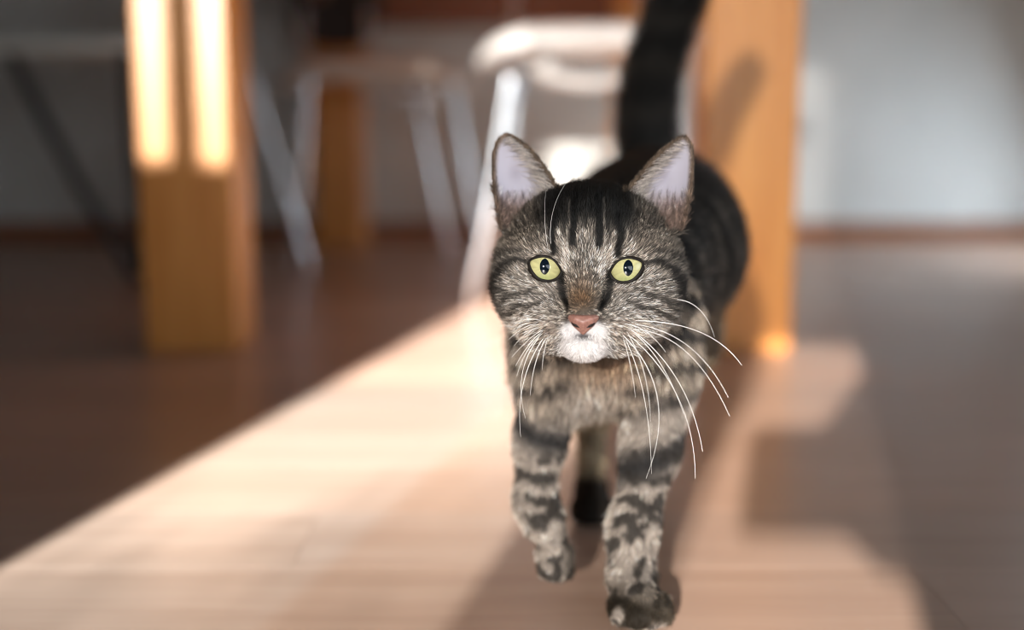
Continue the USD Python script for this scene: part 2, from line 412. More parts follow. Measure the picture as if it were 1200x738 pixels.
# almond eye outlines and ear outlines in face coordinates
EYE = np.array([(17.5, 8.5), (10, 12.0), (0, 13.3), (-10, 10.2), (-17, 3), (-20.5, -4.5), (-15, -12.5), (-5.5, -15.6), (6, -13.2), (14, -5.5), (18, 3)], float)   # right eye, outer corner first (+u = outward)
EYE_C = {1: (48.5, 0.0), -1: (-48.5, 0.5)}
EAR_R = np.array([(110, 46), (118, 80), (121, 120), (119, 142), (110, 153.5), (98, 149), (80, 134), (64, 117), (48, 97), (38, 78), (50, 58), (80, 42), (98, 40)], float)
EAR_L = np.array([(-102, 44), (-110, 80), (-113, 118), (-110, 142), (-99, 155), (-84, 151), (-66, 137), (-50, 118), (-38, 99), (-30, 82), (-42, 60), (-70, 42), (-90, 38)], float)


def closed_spline(p, n=6):
    q = np.vstack([p[-1], p, p[:2]])
    out = []
    for i in range(len(p)):
        a, b, c, d = q[i:i + 4]
        for t in np.linspace(0, 1, n, endpoint=False):
            out.append(0.5 * (2 * b + (c - a) * t + (2 * a - 5 * b + 4 * c - d) * t * t + (3 * b - a - 3 * c + d) * t ** 3))
    return np.array(out)


EYE_S, EAR = closed_spline(EYE), {1: closed_spline(EAR_R, 4), -1: closed_spline(EAR_L, 4)}


def poly_sd(x, z, poly):
    """Signed distance to a closed polygon, negative inside."""
    best = np.full(x.shape, 1e9)
    inside = np.zeros(x.shape, bool)
    for a, b in zip(poly, np.roll(poly, -1, 0)):
        e = b - a
        wx, wz = x - a[0], z - a[1]
        t = np.clip((wx * e[0] + wz * e[1]) / (e @ e), 0, 1)
        best = np.minimum(best, (wx - t * e[0]) ** 2 + (wz - t * e[1]) ** 2)
        if e[1] != 0:
            c = ((a[1] <= z) != (b[1] <= z)) & (x < a[0] + (z - a[1]) * e[0] / e[1])
            inside ^= c
    return np.where(inside, -1, 1) * np.sqrt(best)


EAR_MM = {s: hx(EAR[s][:, 0], EAR[s][:, 1], 38.0)[:, [0, 2]] for s in EAR}
EYE_MM = {s: hx(EYE_C[s][0] + s * EYE_S[:, 0], EYE_C[s][1] + EYE_S[:, 1], 1.0)[:, [0, 2]] for s in (1, -1)}
EYE_CEN = {s: np.array([*hx(EYE_C[s][0], EYE_C[s][1], 1.0)[[0]], 12.2, hx(EYE_C[s][0], EYE_C[s][1], 1.0)[2]]) for s in (1, -1)}
EYE_RAD = 13.0


def ear_sheet(s, x, z, sd):
    """Depth of the ear's cupped sheet: the rim stands forward, the middle is hollow, the tip leans back."""
    bowl = 15.0 * (1 - np.exp(-np.maximum(-sd, 0) / 7.0)) * np.clip((84 - z) / 45, 0.15, 1)
    inner = np.clip((46 - s * x) / 26, 0, 1.2)                      # the edge near the crown runs forward-in less
    return 30 + 0.10 * (z - 30) + bowl + 4 * inner


# ---- signed distances (head ones in mm of the head frame, body ones in metres of the world)
def ell(c, r, rot=None):
    c, r = np.asarray(c, float), np.asarray(r, float)

    def f(p):
        q = p - c
        if rot is not None:
            q = q @ rot
        k0 = np.sqrt(((q / r) ** 2).sum(-1))
        k1 = np.sqrt(((q / (r * r)) ** 2).sum(-1))
        return k0 * (k0 - 1) / np.maximum(k1, 1e-9)
    m = r.max()
    return f, c - m, c + m


def rod(a, b, ra, rb):
    a, b = np.asarray(a, float), np.asarray(b, float)

    def f(p):
        q = p - a
        e = b - a
        t = np.clip((q @ e) / (e @ e), 0, 1)
        return np.sqrt(((q - t[..., None] * e) ** 2).sum(-1)) - (ra + t * (rb - ra))
    r = max(ra, rb)
    return f, np.minimum(a, b) - r, np.maximum(a, b) + r


def chain(label, pts, radii, k):
    return [(label, 'w', rod(pts[i], pts[i + 1], radii[i], radii[i + 1]), k) for i in range(len(pts) - 1)]


PRIMS = []


def H(label, prim, k=8.0):
    PRIMS.append((label, 'h', prim, k))


H('head', ell((0, 50, 13), (50, 50, 42)))
for s in (-1, 1):
    H('head', ell((s * 29, 40, -8), (30, 34, 36)), 14)
    H('head', ell((s * 26, 26, -14), (26, 20, 20)), 12)             # cheekbone under the eye
    H('head', ell((s * 25, 22, 14), (20, 19, 12)), 10)              # brow
H('head', ell((0, 24, 18), (28, 22, 28)), 12)
H('head', rod((0, 12, 12), (0, -19, -24), 12.5, 8.0), 9)           # bridge of the nose
for s in (-1, 1):
    H('head', ell((s * 9.5, -12, -37), (13, 15, 10.5)), 6)          # whisker pads
    H('head', ell((s * 22, 4, -36), (17, 18, 15)), 12)
H('head', ell((0, -11, -47.5), (12.5, 12, 8)), 5)                   # chin
H('head', ell((0, 14, -38), (30, 26, 16)), 10)                      # jaw
# body
C = np.array
PRIMS += [('neck', 'w', rod(C([.052, .785, .232]), C([.066, .86, .20]), .044, .054), .03),
          ('chest', 'w', ell((.062, .865, .183), (.051, .07, .062)), .03),
          ('body', 'w', ell((.095, .965, .222), (.064, .12, .074)), .04),
          ('body', 'w', ell((.1265, 1.055, .227), (.0785, .11, .078)), .04),
          ('body', 'w', ell((.139, 1.135, .236), (.071, .075, .073)), .04)]
PRIMS += [('shoulder', 'w', ell((.027, .855, .165), (.022, .04, .05)), .025), ('shoulder', 'w', ell((.108, .86, .165), (.024, .04, .05)), .025)]
FL = [C([.026, .850, .150]), C([.020, .838, .105]), C([.0165, .826, .066]), C([.0225, .816, .054])]
PRIMS += chain('foreleg', FL, [.021, .0158, .0125, .0115], .016)
PRIMS += chain('paw', [C([.0225, .816, .054]), C([.0300, .806, .040])], [.0112, .0098], .012)
FR = [C([.110, .850, .150]), C([.099, .828, .105]), C([.0845, .803, .052]), C([.0825, .789, .024])]
PRIMS += chain('foreleg', FR, [.024, .0185, .0150, .0145], .016)
PRIMS += chain('paw', [C([.0825, .789, .020]), C([.086, .765, .0145])], [.0150, .0140], .012)


def toes(label, base, fwd, w, r, lift=0.0):
    """Four toes side by side at the front of a paw, with the outer two set back."""
    f = np.array([*fwd, 0.0]) / np.linalg.norm(fwd)
    side = np.array([f[1], -f[0], 0.0])
    for o, back in ((-1.5, -.005), (-.5, 0.0), (.5, 0.0), (1.5, -.005)):
        a = base + side * o * w + f * back
        PRIMS.append((label, 'w', rod(a - f * .010 + C([0, 0, .002]), a + f * .004 + C([0, 0, lift]), r, r * 0.92), .005))


toes('paw', C([.0865, .754, .0100]), (0.02, -1), .0092, .0083)
toes('paw', C([.0310, .800, .0300]), (0.02, -.8), .0054, .0058, -.007)
HL = [C([.100, 1.08, .190]), C([.082, 1.00, .135]), C([.0705, 1.045, .068]), C([.0685, .995, .018])]
PRIMS += chain('hindleg', HL[:3], [.045, .030, .0125], .02) + chain('hindleg', HL[2:], [.0125, .0115], .012)
PRIMS += chain('hindpaw', [HL[3], C([.068, .975, .0135])], [.0130, .0128], .012)
toes('hindpaw', C([.068, .966, .0090]), (0.0, -1), .0078, .0076)
HRL = [C([.160, 1.11, .195]), C([.156, 1.075, .14]), C([.142, 1.19, .070]), C([.136, 1.16, .018])]
PRIMS += chain('hindleg', HRL[:3], [.045, .031, .0125], .02) + chain('hindleg', HRL[2:], [.0125, .0115], .012)
PRIMS += chain('hindpaw', [HRL[3], C([.134, 1.135, .0135])], [.0130, .0128], .012)
toes('hindpaw', C([.133, 1.126, .0090]), (0.0, -1), .0078, .0076)
TAIL = bent([C([.136, 1.165, .275]), C([.133, 1.19, .33]), C([.138, 1.195, .385]), C([.156, 1.19, .44]), C([.178, 1.18, .50]), C([.202, 1.165, .555])], 3)
PRIMS += chain('tail', list(TAIL), list(np.linspace(.0225, .0165, len(TAIL))), .01)

# ---- grid, finer around the head
def axis(segments):
    out = [segments[0][0]]
    for a, b, h in segments:
        out += list(np.linspace(a, b, max(2, int(round((b - a) / h)) + 1))[1:])
    return np.array(out)


XS = axis([(-.055, .15, .0016), (.15, .245, .0034)])
YS = axis([(.66, .80, .0016), (.80, 1.28, .0036)])
ZS = axis([(-.004, .17, .0026), (.17, .345, .0016), (.345, .60, .004)])
FIELD = np.full((len(XS), len(YS), len(ZS)), 0.05, np.float32)


def region(lo, hi, margin):
    sl = []
    for ax, a, b in zip((XS, YS, ZS), lo - margin, hi + margin):
        i, j = np.searchsorted(ax, a), np.searchsorted(ax, b)
        sl.append(slice(max(i - 1, 0), min(j + 1, len(ax))))
    g = np.stack(np.meshgrid(XS[sl[0]], YS[sl[1]], ZS[sl[2]], indexing='ij'), -1)
    return tuple(sl), g


def smin(a, b, k):
    h = np.maximum(k - np.abs(a - b), 0) / k
    return np.minimum(a, b) - h * h * k * 0.25


def prim_world_box(space, prim):
    f, lo, hi = prim
    if space == 'h':
        c = from_head([[x, y, z] for x in (lo[0], hi[0]) for y in (lo[1], hi[1]) for z in (lo[2], hi[2])])
        return c.min(0), c.max(0)
    return lo, hi


def prim_eval(space, prim, p):
    return prim[0](to_head(p)) / 1000 if space == 'h' else prim[0](p)


for label, space, prim, k in PRIMS:
    km = k / 1000 if space == 'h' else k
    sl, g = region(*prim_world_box(space, prim), km + .006)
    FIELD[sl] = smin(FIELD[sl], prim_eval(space, prim, g).astype(np.float32), np.float32(km))
# ears: cupped sheets
for s in (-1, 1):
    lo = from_head([[x, y, z] for x in (EAR_MM[s][:, 0].min() - 6, EAR_MM[s][:, 0].max() + 6) for y in (15, 66) for z in (10, 92)])
    sl, g = region(lo.min(0), lo.max(0), 0.002)
    q = to_head(g)
    sd = poly_sd(q[..., 0], q[..., 2], EAR_MM[s])
    d = np.maximum(sd, (np.abs(q[..., 1] - ear_sheet(s, q[..., 0], q[..., 2], sd)) - 1.9) * 0.85)
    FIELD[sl] = smin(FIELD[sl], (d / 1000).astype(np.float32), np.float32(.004))
# eye openings: carved almonds, and the slit of the mouth
for s in (-1, 1):
    lo = from_head([[x, y, z] for x in (EYE_MM[s][:, 0].min() - 4, EYE_MM[s][:, 0].max() + 4) for y in (-25, 18) for z in (-14, 14)])
    sl, g = region(lo.min(0), lo.max(0), 0.002)
    q = to_head(g)
    d = np.maximum(poly_sd(q[..., 0], q[..., 2], EYE_MM[s]) - 0.3, q[..., 1] - 12)
    FIELD[sl] = -smin(-FIELD[sl], (d / 1000).astype(np.float32), np.float32(.002))
sl, g = region(from_head([[-14, -40, -50]])[0] - .01, from_head([[14, 5, -30]])[0] + .01, 0.004)
q = to_head(g)
d = np.maximum(np.abs(q[..., 2] + 41.2 + 0.022 * q[..., 0] ** 2) - 0.7, np.maximum(np.abs(q[..., 0]) - 9, np.maximum(q[..., 1] + 9, -100 - q[..., 1])))
FIELD[sl] = -smin(-FIELD[sl], (d / 1000).astype(np.float32), np.float32(.0015))


def surface_nets(F):
    ins = F < 0
    corner = [(a, b, c) for a in (0, 1) for b in (0, 1) for c in (0, 1)]
    n = np.array(F.shape) - 1
    sub = lambda A, o: A[o[0]:o[0] + n[0], o[1]:o[1] + n[1], o[2]:o[2] + n[2]]
    cnt = sum(sub(ins, o).astype(np.int8) for o in corner)
    cells = np.argwhere((cnt > 0) & (cnt < 8))
    acc, num = np.zeros((len(cells), 3)), np.zeros(len(cells))
    P = lambda o: np.stack([XS[cells[:, 0] + o[0]], YS[cells[:, 1] + o[1]], ZS[cells[:, 2] + o[2]]], 1)
    V = {o: F[cells[:, 0] + o[0], cells[:, 1] + o[1], cells[:, 2] + o[2]].astype(float) for o in corner}
    for o in corner:
        for k in range(3):
            if o[k] == 0:
                e = list(o)
                e[k] = 1
                e = tuple(e)
                m = (V[o] < 0) != (V[e] < 0)
                t = V[o][m] / (V[o][m] - V[e][m])
                acc[m] += P(o)[m] * (1 - t)[:, None] + P(e)[m] * t[:, None]
                num[m] += 1
    verts = acc / num[:, None]
    idx = np.full(n, -1, np.int64)
    idx[tuple(cells.T)] = np.arange(len(cells))
    quads = []
    for k in range(3):
        a, b = [j for j in range(3) if j != k]
        lo = [slice(None)] * 3
        hi = [slice(None)] * 3
        lo[k], hi[k] = slice(0, -1), slice(1, None)
        A, B = ins[tuple(lo)], ins[tuple(hi)]
        e = np.argwhere(A != B)
        e = e[(e[:, a] > 0) & (e[:, b] > 0) & (e[:, a] < n[a]) & (e[:, b] < n[b])]
        flip = A[tuple(e.T)]
        ring = []
        for da, db in ((1, 1), (0, 1), (0, 0), (1, 0)):
            c = e.copy()
            c[:, a] -= da
            c[:, b] -= db
            ring.append(idx[tuple(c.T)])
        q = np.stack(ring, 1)
        if k == 1:
            flip = ~flip
        q[~flip] = q[~flip][:, ::-1]
        quads.append(q)
    q = np.vstack(quads)
    return verts, np.vstack([q[:, [0, 1, 2]], q[:, [0, 2, 3]]])


V, FA = surface_nets(FIELD)
E = np.unique(np.sort(np.vstack([FA[:, [0, 1]], FA[:, [1, 2]], FA[:, [2, 0]]]), 1), axis=0)
ADJ = sparse.coo_matrix((np.ones(len(E) * 2), (np.r_[E[:, 0], E[:, 1]], np.r_[E[:, 1], E[:, 0]])), (len(V), len(V))).tocsr()
LAP = sparse.diags(1 / np.maximum(np.asarray(ADJ.sum(1)).ravel(), 1)) @ ADJ
for _ in range(4):                                                  # Taubin
    V = V + 0.5 * (LAP @ V - V)
    V = V - 0.52 * (LAP @ V - V)
body = trimesh.Trimesh(V, FA, process=False)
comp = trimesh.graph.connected_component_labels(body.face_adjacency, node_count=len(FA))
keep = comp == np.bincount(comp).argmax()
FA = FA[keep]
used = np.unique(FA)
remap = np.full(len(V), -1)
remap[used] = np.arange(len(used))
V, FA = V[used], remap[FA]
body = trimesh.Trimesh(V, FA, process=False)
if body.volume < 0:
    FA = FA[:, ::-1].copy()
    body = trimesh.Trimesh(V, FA, process=False)
VN = np.array(body.vertex_normals)


def classify(p):
    """Which primitive each surface point belongs to."""
    best, lab = np.full(len(p), 1e9), np.zeros(len(p), int)
    for i, (label, space, prim, k) in enumerate(PRIMS):
        d = prim_eval(space, prim, p)
        m = d < best
        best[m], lab[m] = d[m], i
    names = np.array([x[0] for x in PRIMS])[lab]
    q = to_head(p)
    for s in (-1, 1):
        sd = poly_sd(q[:, 0], q[:, 2], EAR_MM[s])
        off = np.abs(q[:, 1] - ear_sheet(s, q[:, 0], q[:, 2], sd))
        m = (sd < 1.5) & (off < 3.5) & (q[:, 2] > 24)
        names[m] = 'ear'
    return names


# ---- the coat's pattern
def sm(a, b, x):
    t = np.clip((x - a) / (b - a), 0, 1)
    return t * t * (3 - 2 * t)


def gauss(u, v, cu, cv, ru, rv):
    return np.exp(-(((u - cu) / ru) ** 2 + ((v - cv) / rv) ** 2))


def stroke(u, v, pts, w0, w1, soft=2.0):
    """Weight of a tapering brush stroke through pts."""
    pts = np.asarray(pts, float)
    L = np.r_[0, np.cumsum(np.linalg.norm(np.diff(pts, axis=0), axis=1))]
    out = np.zeros(len(u))
    for i in range(len(pts) - 1):
        a, e = pts[i], pts[i + 1] - pts[i]
        t = np.clip(((u - a[0]) * e[0] + (v - a[1]) * e[1]) / (e @ e), 0, 1)
        d = np.hypot(u - a[0] - t * e[0], v - a[1] - t * e[1])
        s = (L[i] + t * (L[i + 1] - L[i])) / L[-1]
        out = np.maximum(out, 1 - sm(-soft, soft, d - (w0 + (w1 - w0) * s) / 2))
    return out


def blend(c, w, rgb):
    return c + (np.asarray(rgb, float) - c) * np.clip(w, 0, 1)[:, None]


def head_coat(q):
    u, v = face_uv(q)
    p3 = np.stack([q[:, 0] / 9, q[:, 1] / 9, q[:, 2] / 9], 1)
    wob = (meshkit.fbm(p3, 3, 5) - 0.5) * 10
    u, v = u + wob * 0.5, v + (meshkit.fbm(p3 + 7, 3, 9) - 0.5) * 5
    au = np.abs(u)
    c = np.tile(np.array([[124, 114, 104.0]]), (len(u), 1))
    c = blend(c, sm(20, 60, v) * (1 - sm(60, 100, au)) * 0.6, (118, 108, 98))
    c = blend(c, sm(48, 62, au) * sm(5, 30, v) * 0.75, (88, 77, 66))
    c = blend(c, sm(44, 70, v + 0.15 * au) * (1 - sm(44, 66, au)), (30, 28, 26))                 # dark crown between the ears
    c = blend(c, sm(85, 125, au) * (1 - sm(15, 45, v)) * 0.8, (66, 60, 54))                        # side of the head
    c = blend(c, gauss(au, v, 66, -42, 34, 18) * 0.6, (138, 130, 126))                                   # grey below the eye
    c = blend(c, gauss(au, v, 76, -76, 38, 25) * 0.9, (216, 194, 176))                                # tan lower cheek
    c = blend(c, gauss(au, v, 22, 12, 10, 18) * 0.95, (226, 204, 186))                                # pale patch inside each eye
    ring = np.hypot((au - 48) / 27, v / 22)
    c = blend(c, np.exp(-((ring - 1.02) / 0.16) ** 2) * 0.6, (184, 166, 152))
    c = blend(c, gauss(u, v, -2, 10, 15, 22) * 0.6, (118, 110, 103))
    # nose bridge
    c = blend(c, gauss(u, v, -2, -14, 14, 16) * 0.8, (104, 88, 76))
    c = blend(c, gauss(u, v, -2, -36, 17, 17), (98, 75, 55))
    for s in (-1, 1):
        U = s * u
        # tear line
        c = blend(c, stroke(U, v, [(29, -6), (29, -22), (24, -36), (19, -47)], 12, 6, 3) * 0.97, (18, 15, 13))
        c = blend(c, gauss(U, v, 40, -23, 12, 5) * 0.4, (176, 158, 146))
        # forehead strokes
        c = blend(c, stroke(U, v, [(37.5, 19), (38.5, 30), (40, 44), (36, 60)], 8, 10, 2.5) * 0.95, (16, 14, 13))
        c = blend(c, stroke(U, v, [(15.5, 28), (15, 44), (16, 62), (14, 84)], 8, 11, 2.2) * 0.97, (16, 14, 13))
        c = blend(c, stroke(U, v, [(26, 38), (25, 58), (24, 80)], 3.5, 6, 2.2) * 0.75, (40, 36, 33))
        c = blend(c, stroke(U, v, [(50, 38), (54, 52), (58, 64)], 4, 6, 3.5) * 0.55, (44, 38, 34))
        c = blend(c, stroke(U, v, [(20.5, 48), (20, 66), (19.5, 80)], 2.5, 2.5, 1.6) * 0.5, (150, 138, 126))
        # stripes on the cheek
        c = blend(c, stroke(U, v, [(70, 8), (82, 10), (98, 2), (108, -16), (112, -36)], 6, 14, 4.5) * 0.88, (26, 23, 21))
        c = blend(c, stroke(U, v, [(58, -22), (74, -30), (92, -34), (106, -50)], 4, 8, 4.0) * 0.72, (38, 34, 30))
        c = blend(c, stroke(U, v, [(50, -38), (64, -46), (80, -45), (98, -58)], 4, 7, 3.6) * 0.75, (38, 34, 30))
        c = blend(c, stroke(U, v, [(78, 22), (94, 20), (110, 10)], 4, 8, 3.5) * 0.7, (46, 41, 37))
        c = blend(c, stroke(U, v, [(70, -84), (86, -78), (102, -68)], 4, 6, 4.0) * 0.5, (92, 78, 66))
    c = blend(c, np.exp(-((nd_ := np.hypot(u / 19, (v + 60) / 13)) - 1) ** 2 / 0.02) * (v < -55) * (v > -76) * 0.75, (66, 48, 42))
    c = blend(c, stroke(u, v, [(-1, 50), (-1, 66), (-1, 84)], 3, 4, 2.0) * 0.6, (36, 33, 31))
    # whisker pads, muzzle and chin
    c = blend(c, gauss(au, v, 42, -72, 17, 12) * 0.85, (186, 164, 148))
    white = np.maximum.reduce([1 - sm(0.6, 1.35, np.hypot(au - 14, (v + 74) * 1.15) / 14.5), 1 - sm(0.7, 1.3, np.hypot(u / 32, (v + 93) / 18)), 1 - sm(0.8, 1.1, np.hypot(u / 24, (v + 104) / 12))])
    c = blend(c, white, (230, 228, 233))
    for s in (-1, 1):
        for k, (a, b) in enumerate([(33, -60), (41, -62), (50, -61), (36, -68), (45, -70), (54, -70), (40, -77), (49, -79), (58, -78)]):
            c = blend(c, gauss(s * u, v, a, b, 2.6, 1.9) * 0.8, (70, 58, 52))
    c = blend(c, gauss(u, v, 0, -78.5, 9, 3.0) * 0.8, (70, 66, 76))
    c = blend(c, gauss(u, v, 0, -72.5, 1.6, 5) * 0.6, (90, 76, 78))
    c = blend(c, (1 - sm(-116, -108, v)) * (1 - sm(38, 60, au)) * 0.85, (70, 58, 50))                  # dark line under the chin
    grey = c.mean(1, keepdims=True) * np.array([[1.03, 1.0, 0.965]])
    c = c + (grey - c) * (0.38 * (1 - gauss(u, v, -2, -34, 24, 22)) * (1 - gauss(au, v, 76, -76, 38, 25) * 0.6))[:, None]
    back = sm(60, 85, q[:, 1])
    c = blend(c, back, (46, 42, 39))
    return c


def inner_edge(s, q):
    """Distance (mm) from the ear's inner edge, tip to crown."""
    k = EAR_MM[s][20:41]
    d, _ = cKDTree(np.vstack([k[:-1] + (k[1:] - k[:-1]) * t for t in (0, .33, .67)])).query(q[:, [0, 2]])
    return d


def ear_coat(p, n):
    q = to_head(p)
    nn = n @ HR.T
    c = np.tile(np.array([[58, 50, 44.0]]), (len(p), 1))
    for s in (-1, 1):
        m = np.sign(q[:, 0]) == s
        sd = poly_sd(q[:, 0], q[:, 2], EAR_MM[s])
        front = (nn[:, 1] < 0.25) & (q[:, 1] < ear_sheet(s, q[:, 0], q[:, 2], sd) + 0.9)
        inner = sm(1.0, 4.2, -sd) * front
        cc = np.tile(np.array([[116, 98, 84.0]]), (len(p), 1))
        cc = blend(cc, inner, (196, 192, 206))
        cc = blend(cc, inner * sm(52, 34, q[:, 2]) * 0.55, (150, 116, 106))
        cc = blend(cc, inner * gauss(q[:, 0], q[:, 2], s * 47, 60, 4, 5) * 0.4, (150, 142, 158))  # faint grey shading painted into the hollow of the ear
        di = inner_edge(s, q)
        cc = blend(cc, front * sm(1, 0, (di - 2.0 - 6 * sm(80, 40, q[:, 2]) + 4 * (meshkit.fbm(q / 2.5, 2, 4) - 0.5)) / 5 + 0.3), (108, 92, 78))
        cc = blend(cc, front * sm(50, 32, q[:, 2] + 6 * (meshkit.fbm(q / 2.5, 2, 14) - 0.5)) * 0.8, (120, 100, 88))
        cc = blend(cc, (1 - front.astype(float)), (66, 56, 48))
        c[m] = cc[m]
    return c


def coat(p, n, names):
    q = to_head(p)
    P = p * 1.0
    warp = np.stack([meshkit.fbm(P * 28 + k, 3, 20 + k) - 0.5 for k in range(3)], 1)
    x, y, z = (P + warp * 0.022).T
    c = np.tile(np.array([[150, 128, 108.0]]), (len(p), 1))
    # back and flanks: black with faint upright lighter lines
    torso = np.isin(names, ['body', 'neck', 'tail']) | ((names == 'hindleg') & (p[:, 2] > 0.125))
    lines = 0.5 + 0.5 * np.sin((y * 1.0 + z * 0.25) * 190)
    dark = blend(np.tile(np.array([[34, 31, 29.0]]), (len(p), 1)), sm(0.66, 0.95, lines) * sm(0.30, 0.25, z) * 0.8, (104, 96, 88))
    dark = blend(dark, sm(0.20, 0.165, z), (120, 102, 84))
    c[torso] = dark[torso]
    tl = names == 'tail'
    ring = 0.5 + 0.5 * np.sin(z * 135)
    c[tl] = blend(np.tile(np.array([[24, 22, 21.0]]), (tl.sum(), 1)), sm(0.6, 0.95, ring[tl]) * 0.5, (66, 60, 54))
    # chest
    ch = np.isin(names, ['chest', 'shoulder']) | ((names == 'neck') & (n[:, 1] < 0.2))
    base = np.tile(np.array([[158, 144, 130.0]]), (len(p), 1))
    base = blend(base, np.exp(-((x - .062) / .028) ** 2 - ((z - .178) / .022) ** 2), (172, 142, 116))
    base = blend(base, np.exp(-((x - .056) / .020) ** 2 - ((z - .138) / .02) ** 2) * 0.8, (196, 184, 174))
    bz = z + 0.5 * np.abs(x - .06) ** 1.0 * 0.35
    bands = 0.5 + 0.5 * np.sin(bz * 290 + 0.6)
    base = blend(base, sm(0.55, 0.9, bands) * sm(.010, .028, np.abs(x - .06)) * 0.95, (36, 33, 32))
    base = blend(base, sm(.93, .99, p[:, 1]), (46, 42, 39))
    c[ch] = base[ch]
    # forelegs: pale, with a broad dark band at the top and dark flecks
    fl = np.isin(names, ['foreleg', 'paw'])
    base = np.tile(np.array([[184, 170, 158.0]]), (len(p), 1))
    left = p[:, 0] < .055
    zz = z + np.where(left, 0.35 * (x - .02), -0.30 * (x - .10))
    base = blend(base, np.exp(-((zz - np.where(left, .120, .100)) / .0095) ** 2) * 0.97, (38, 36, 36))
    base = blend(base, np.exp(-((zz - np.where(left, .150, .135)) / .006) ** 2) * 0.7, (60, 55, 52))
    fleck = meshkit.fbm(np.stack([x * 95, y * 50, z * 135], 1), 2, 77)
    base = blend(base, sm(0.50, 0.60, fleck) * sm(.118, .100, z) * 0.84, (52, 47, 43))
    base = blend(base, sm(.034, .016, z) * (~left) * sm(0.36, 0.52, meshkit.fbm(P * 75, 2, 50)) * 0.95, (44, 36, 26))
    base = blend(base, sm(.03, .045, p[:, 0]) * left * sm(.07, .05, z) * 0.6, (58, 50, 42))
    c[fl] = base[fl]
    # hind legs
    hl = np.isin(names, ['hindleg']) & ~((p[:, 2] > 0.125))
    base = np.tile(np.array([[204, 182, 150.0]]), (len(p), 1))
    base = blend(base, sm(0.5, 0.62, fleck) * 0.4, (90, 76, 60))
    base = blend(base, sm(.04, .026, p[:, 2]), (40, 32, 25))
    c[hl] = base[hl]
    c[names == 'hindpaw'] = (38, 31, 25)
    # the belly side between the legs, and blends to the head and the ears
    hd = names == 'head'
    if hd.any():
        c[hd] = head_coat(q[hd])
    mix = (names == 'neck') & (q[:, 1] < 75)
    c[mix] = blend(c[mix], sm(85, 55, q[mix, 1]) * 0.8, (70, 62, 55))
    er = names == 'ear'
    if er.any():
        c[er] = ear_coat(p[er], n[er])
    return c


M_SKIN = mat('cat_coat_underfur', {'a': ('attribute', {'attribute': 'coat'}), 'p': ('principled_bsdf', {'roughness': 0.75, 'specular_ior_level': 0.2})}, [('a.color', 'p.base_color')])
M_FUR = mat('cat_fur', {'a': ('attribute', {'attribute': 'coat'}), 'p': ('principled_bsdf', {'roughness': 0.5, 'specular_ior_level': 0.3})}, [('a.color', 'p.base_color')])
CAT = thing('cat', 'brown tabby cat with white chin walking towards the camera with its tail up', 'cat')
names_v = classify(V)
cv = coat(V, VN, names_v)
cv = np.where((names_v == 'ear')[:, None], cv, cv * (0.72 + 0.12 * (cv.mean(1, keepdims=True) > 190)))
bp = obj('body', (V, FA), M_SKIN, CAT, smooth=True)
set_color(bp, 'coat', lin(cv), 'vertex')

# ---- fur
fn, fa = np.array(body.face_normals), np.array(body.area_faces)
fc = V[FA].mean(1)
fnames = classify(fc)
fq = to_head(fc)
dens = np.full(len(fa), 2.2e5)                                      # hairs per square metre
hd = fnames == 'head'
dens[hd] = np.where(fq[hd, 1] < 45, 3.0e6, 6e5)
dens[fnames == 'neck'] = 3.5e5
dens[np.isin(fnames, ['chest', 'shoulder', 'foreleg', 'paw'])] = 5e5
ear = fnames == 'ear'
ear_sd = np.zeros(len(fa))
ear_front = np.zeros(len(fa), bool)
fnl = fn @ HR.T
for s in (-1, 1):
    m = ear & (np.sign(fq[:, 0]) == s)
    ear_sd[m] = poly_sd(fq[m, 0], fq[m, 2], EAR_MM[s])
    ear_front[m] = (fq[m, 1] < ear_sheet(s, fq[m, 0], fq[m, 2], ear_sd[m]) + 0.9) & (fnl[m, 1] < 0.3)
ear_in = np.where(fq[:, 0] > 0, inner_edge(1, fq), inner_edge(-1, fq))
dens[ear] = np.where(ear_front[ear], np.where((ear_sd[ear] > -2.8) | (fq[ear, 2] < 43 + 5 * np.sin(fq[ear, 0] * 1.3)) | (ear_in[ear] < 2.5 + 5 * sm(80, 40, fq[ear, 2])), 2.8e6, 0), 1.6e6)
for s in (-1, 1):                                                   # bare eyes, nose leather
    sd = poly_sd(fq[:, 0], fq[:, 2], EYE_MM[s])
    dens[hd & (sd < 1.0) & (fq[:, 1] < 20)] = 0
NOSE = Polygon([(-9, -27.5), (9, -27.5), (7.5, -32), (1.8, -37.5), (-1.8, -37.5), (-7.5, -32)])
nose_sd = poly_sd(fq[:, 0] * 0.957, fq[:, 2] * 0.957, np.array(NOSE.exterior.coords)[:-1])
dens[hd & (nose_sd < 0.4) & (fq[:, 1] < 0)] = 0
count = dens * fa * 0.79
w = count / count.sum()
N_FUR = int(count.sum())
fi = RNG.choice(len(fa), N_FUR, p=w)
b0, b1 = RNG.random(N_FUR), RNG.random(N_FUR)
fl_ = b0 + b1 > 1
b0[fl_], b1[fl_] = 1 - b0[fl_], 1 - b1[fl_]
T3 = V[FA[fi]]
root = T3[:, 0] + b0[:, None] * (T3[:, 1] - T3[:, 0]) + b1[:, None] * (T3[:, 2] - T3[:, 0])
N3 = VN[FA[fi]]
nrm = N3[:, 0] + b0[:, None] * (N3[:, 1] - N3[:, 0]) + b1[:, None] * (N3[:, 2] - N3[:, 0])
nrm /= np.linalg.norm(nrm, axis=1, keepdims=True)
rn = fnames[fi]
rq = to_head(root)
ru, rv = face_uv(rq)
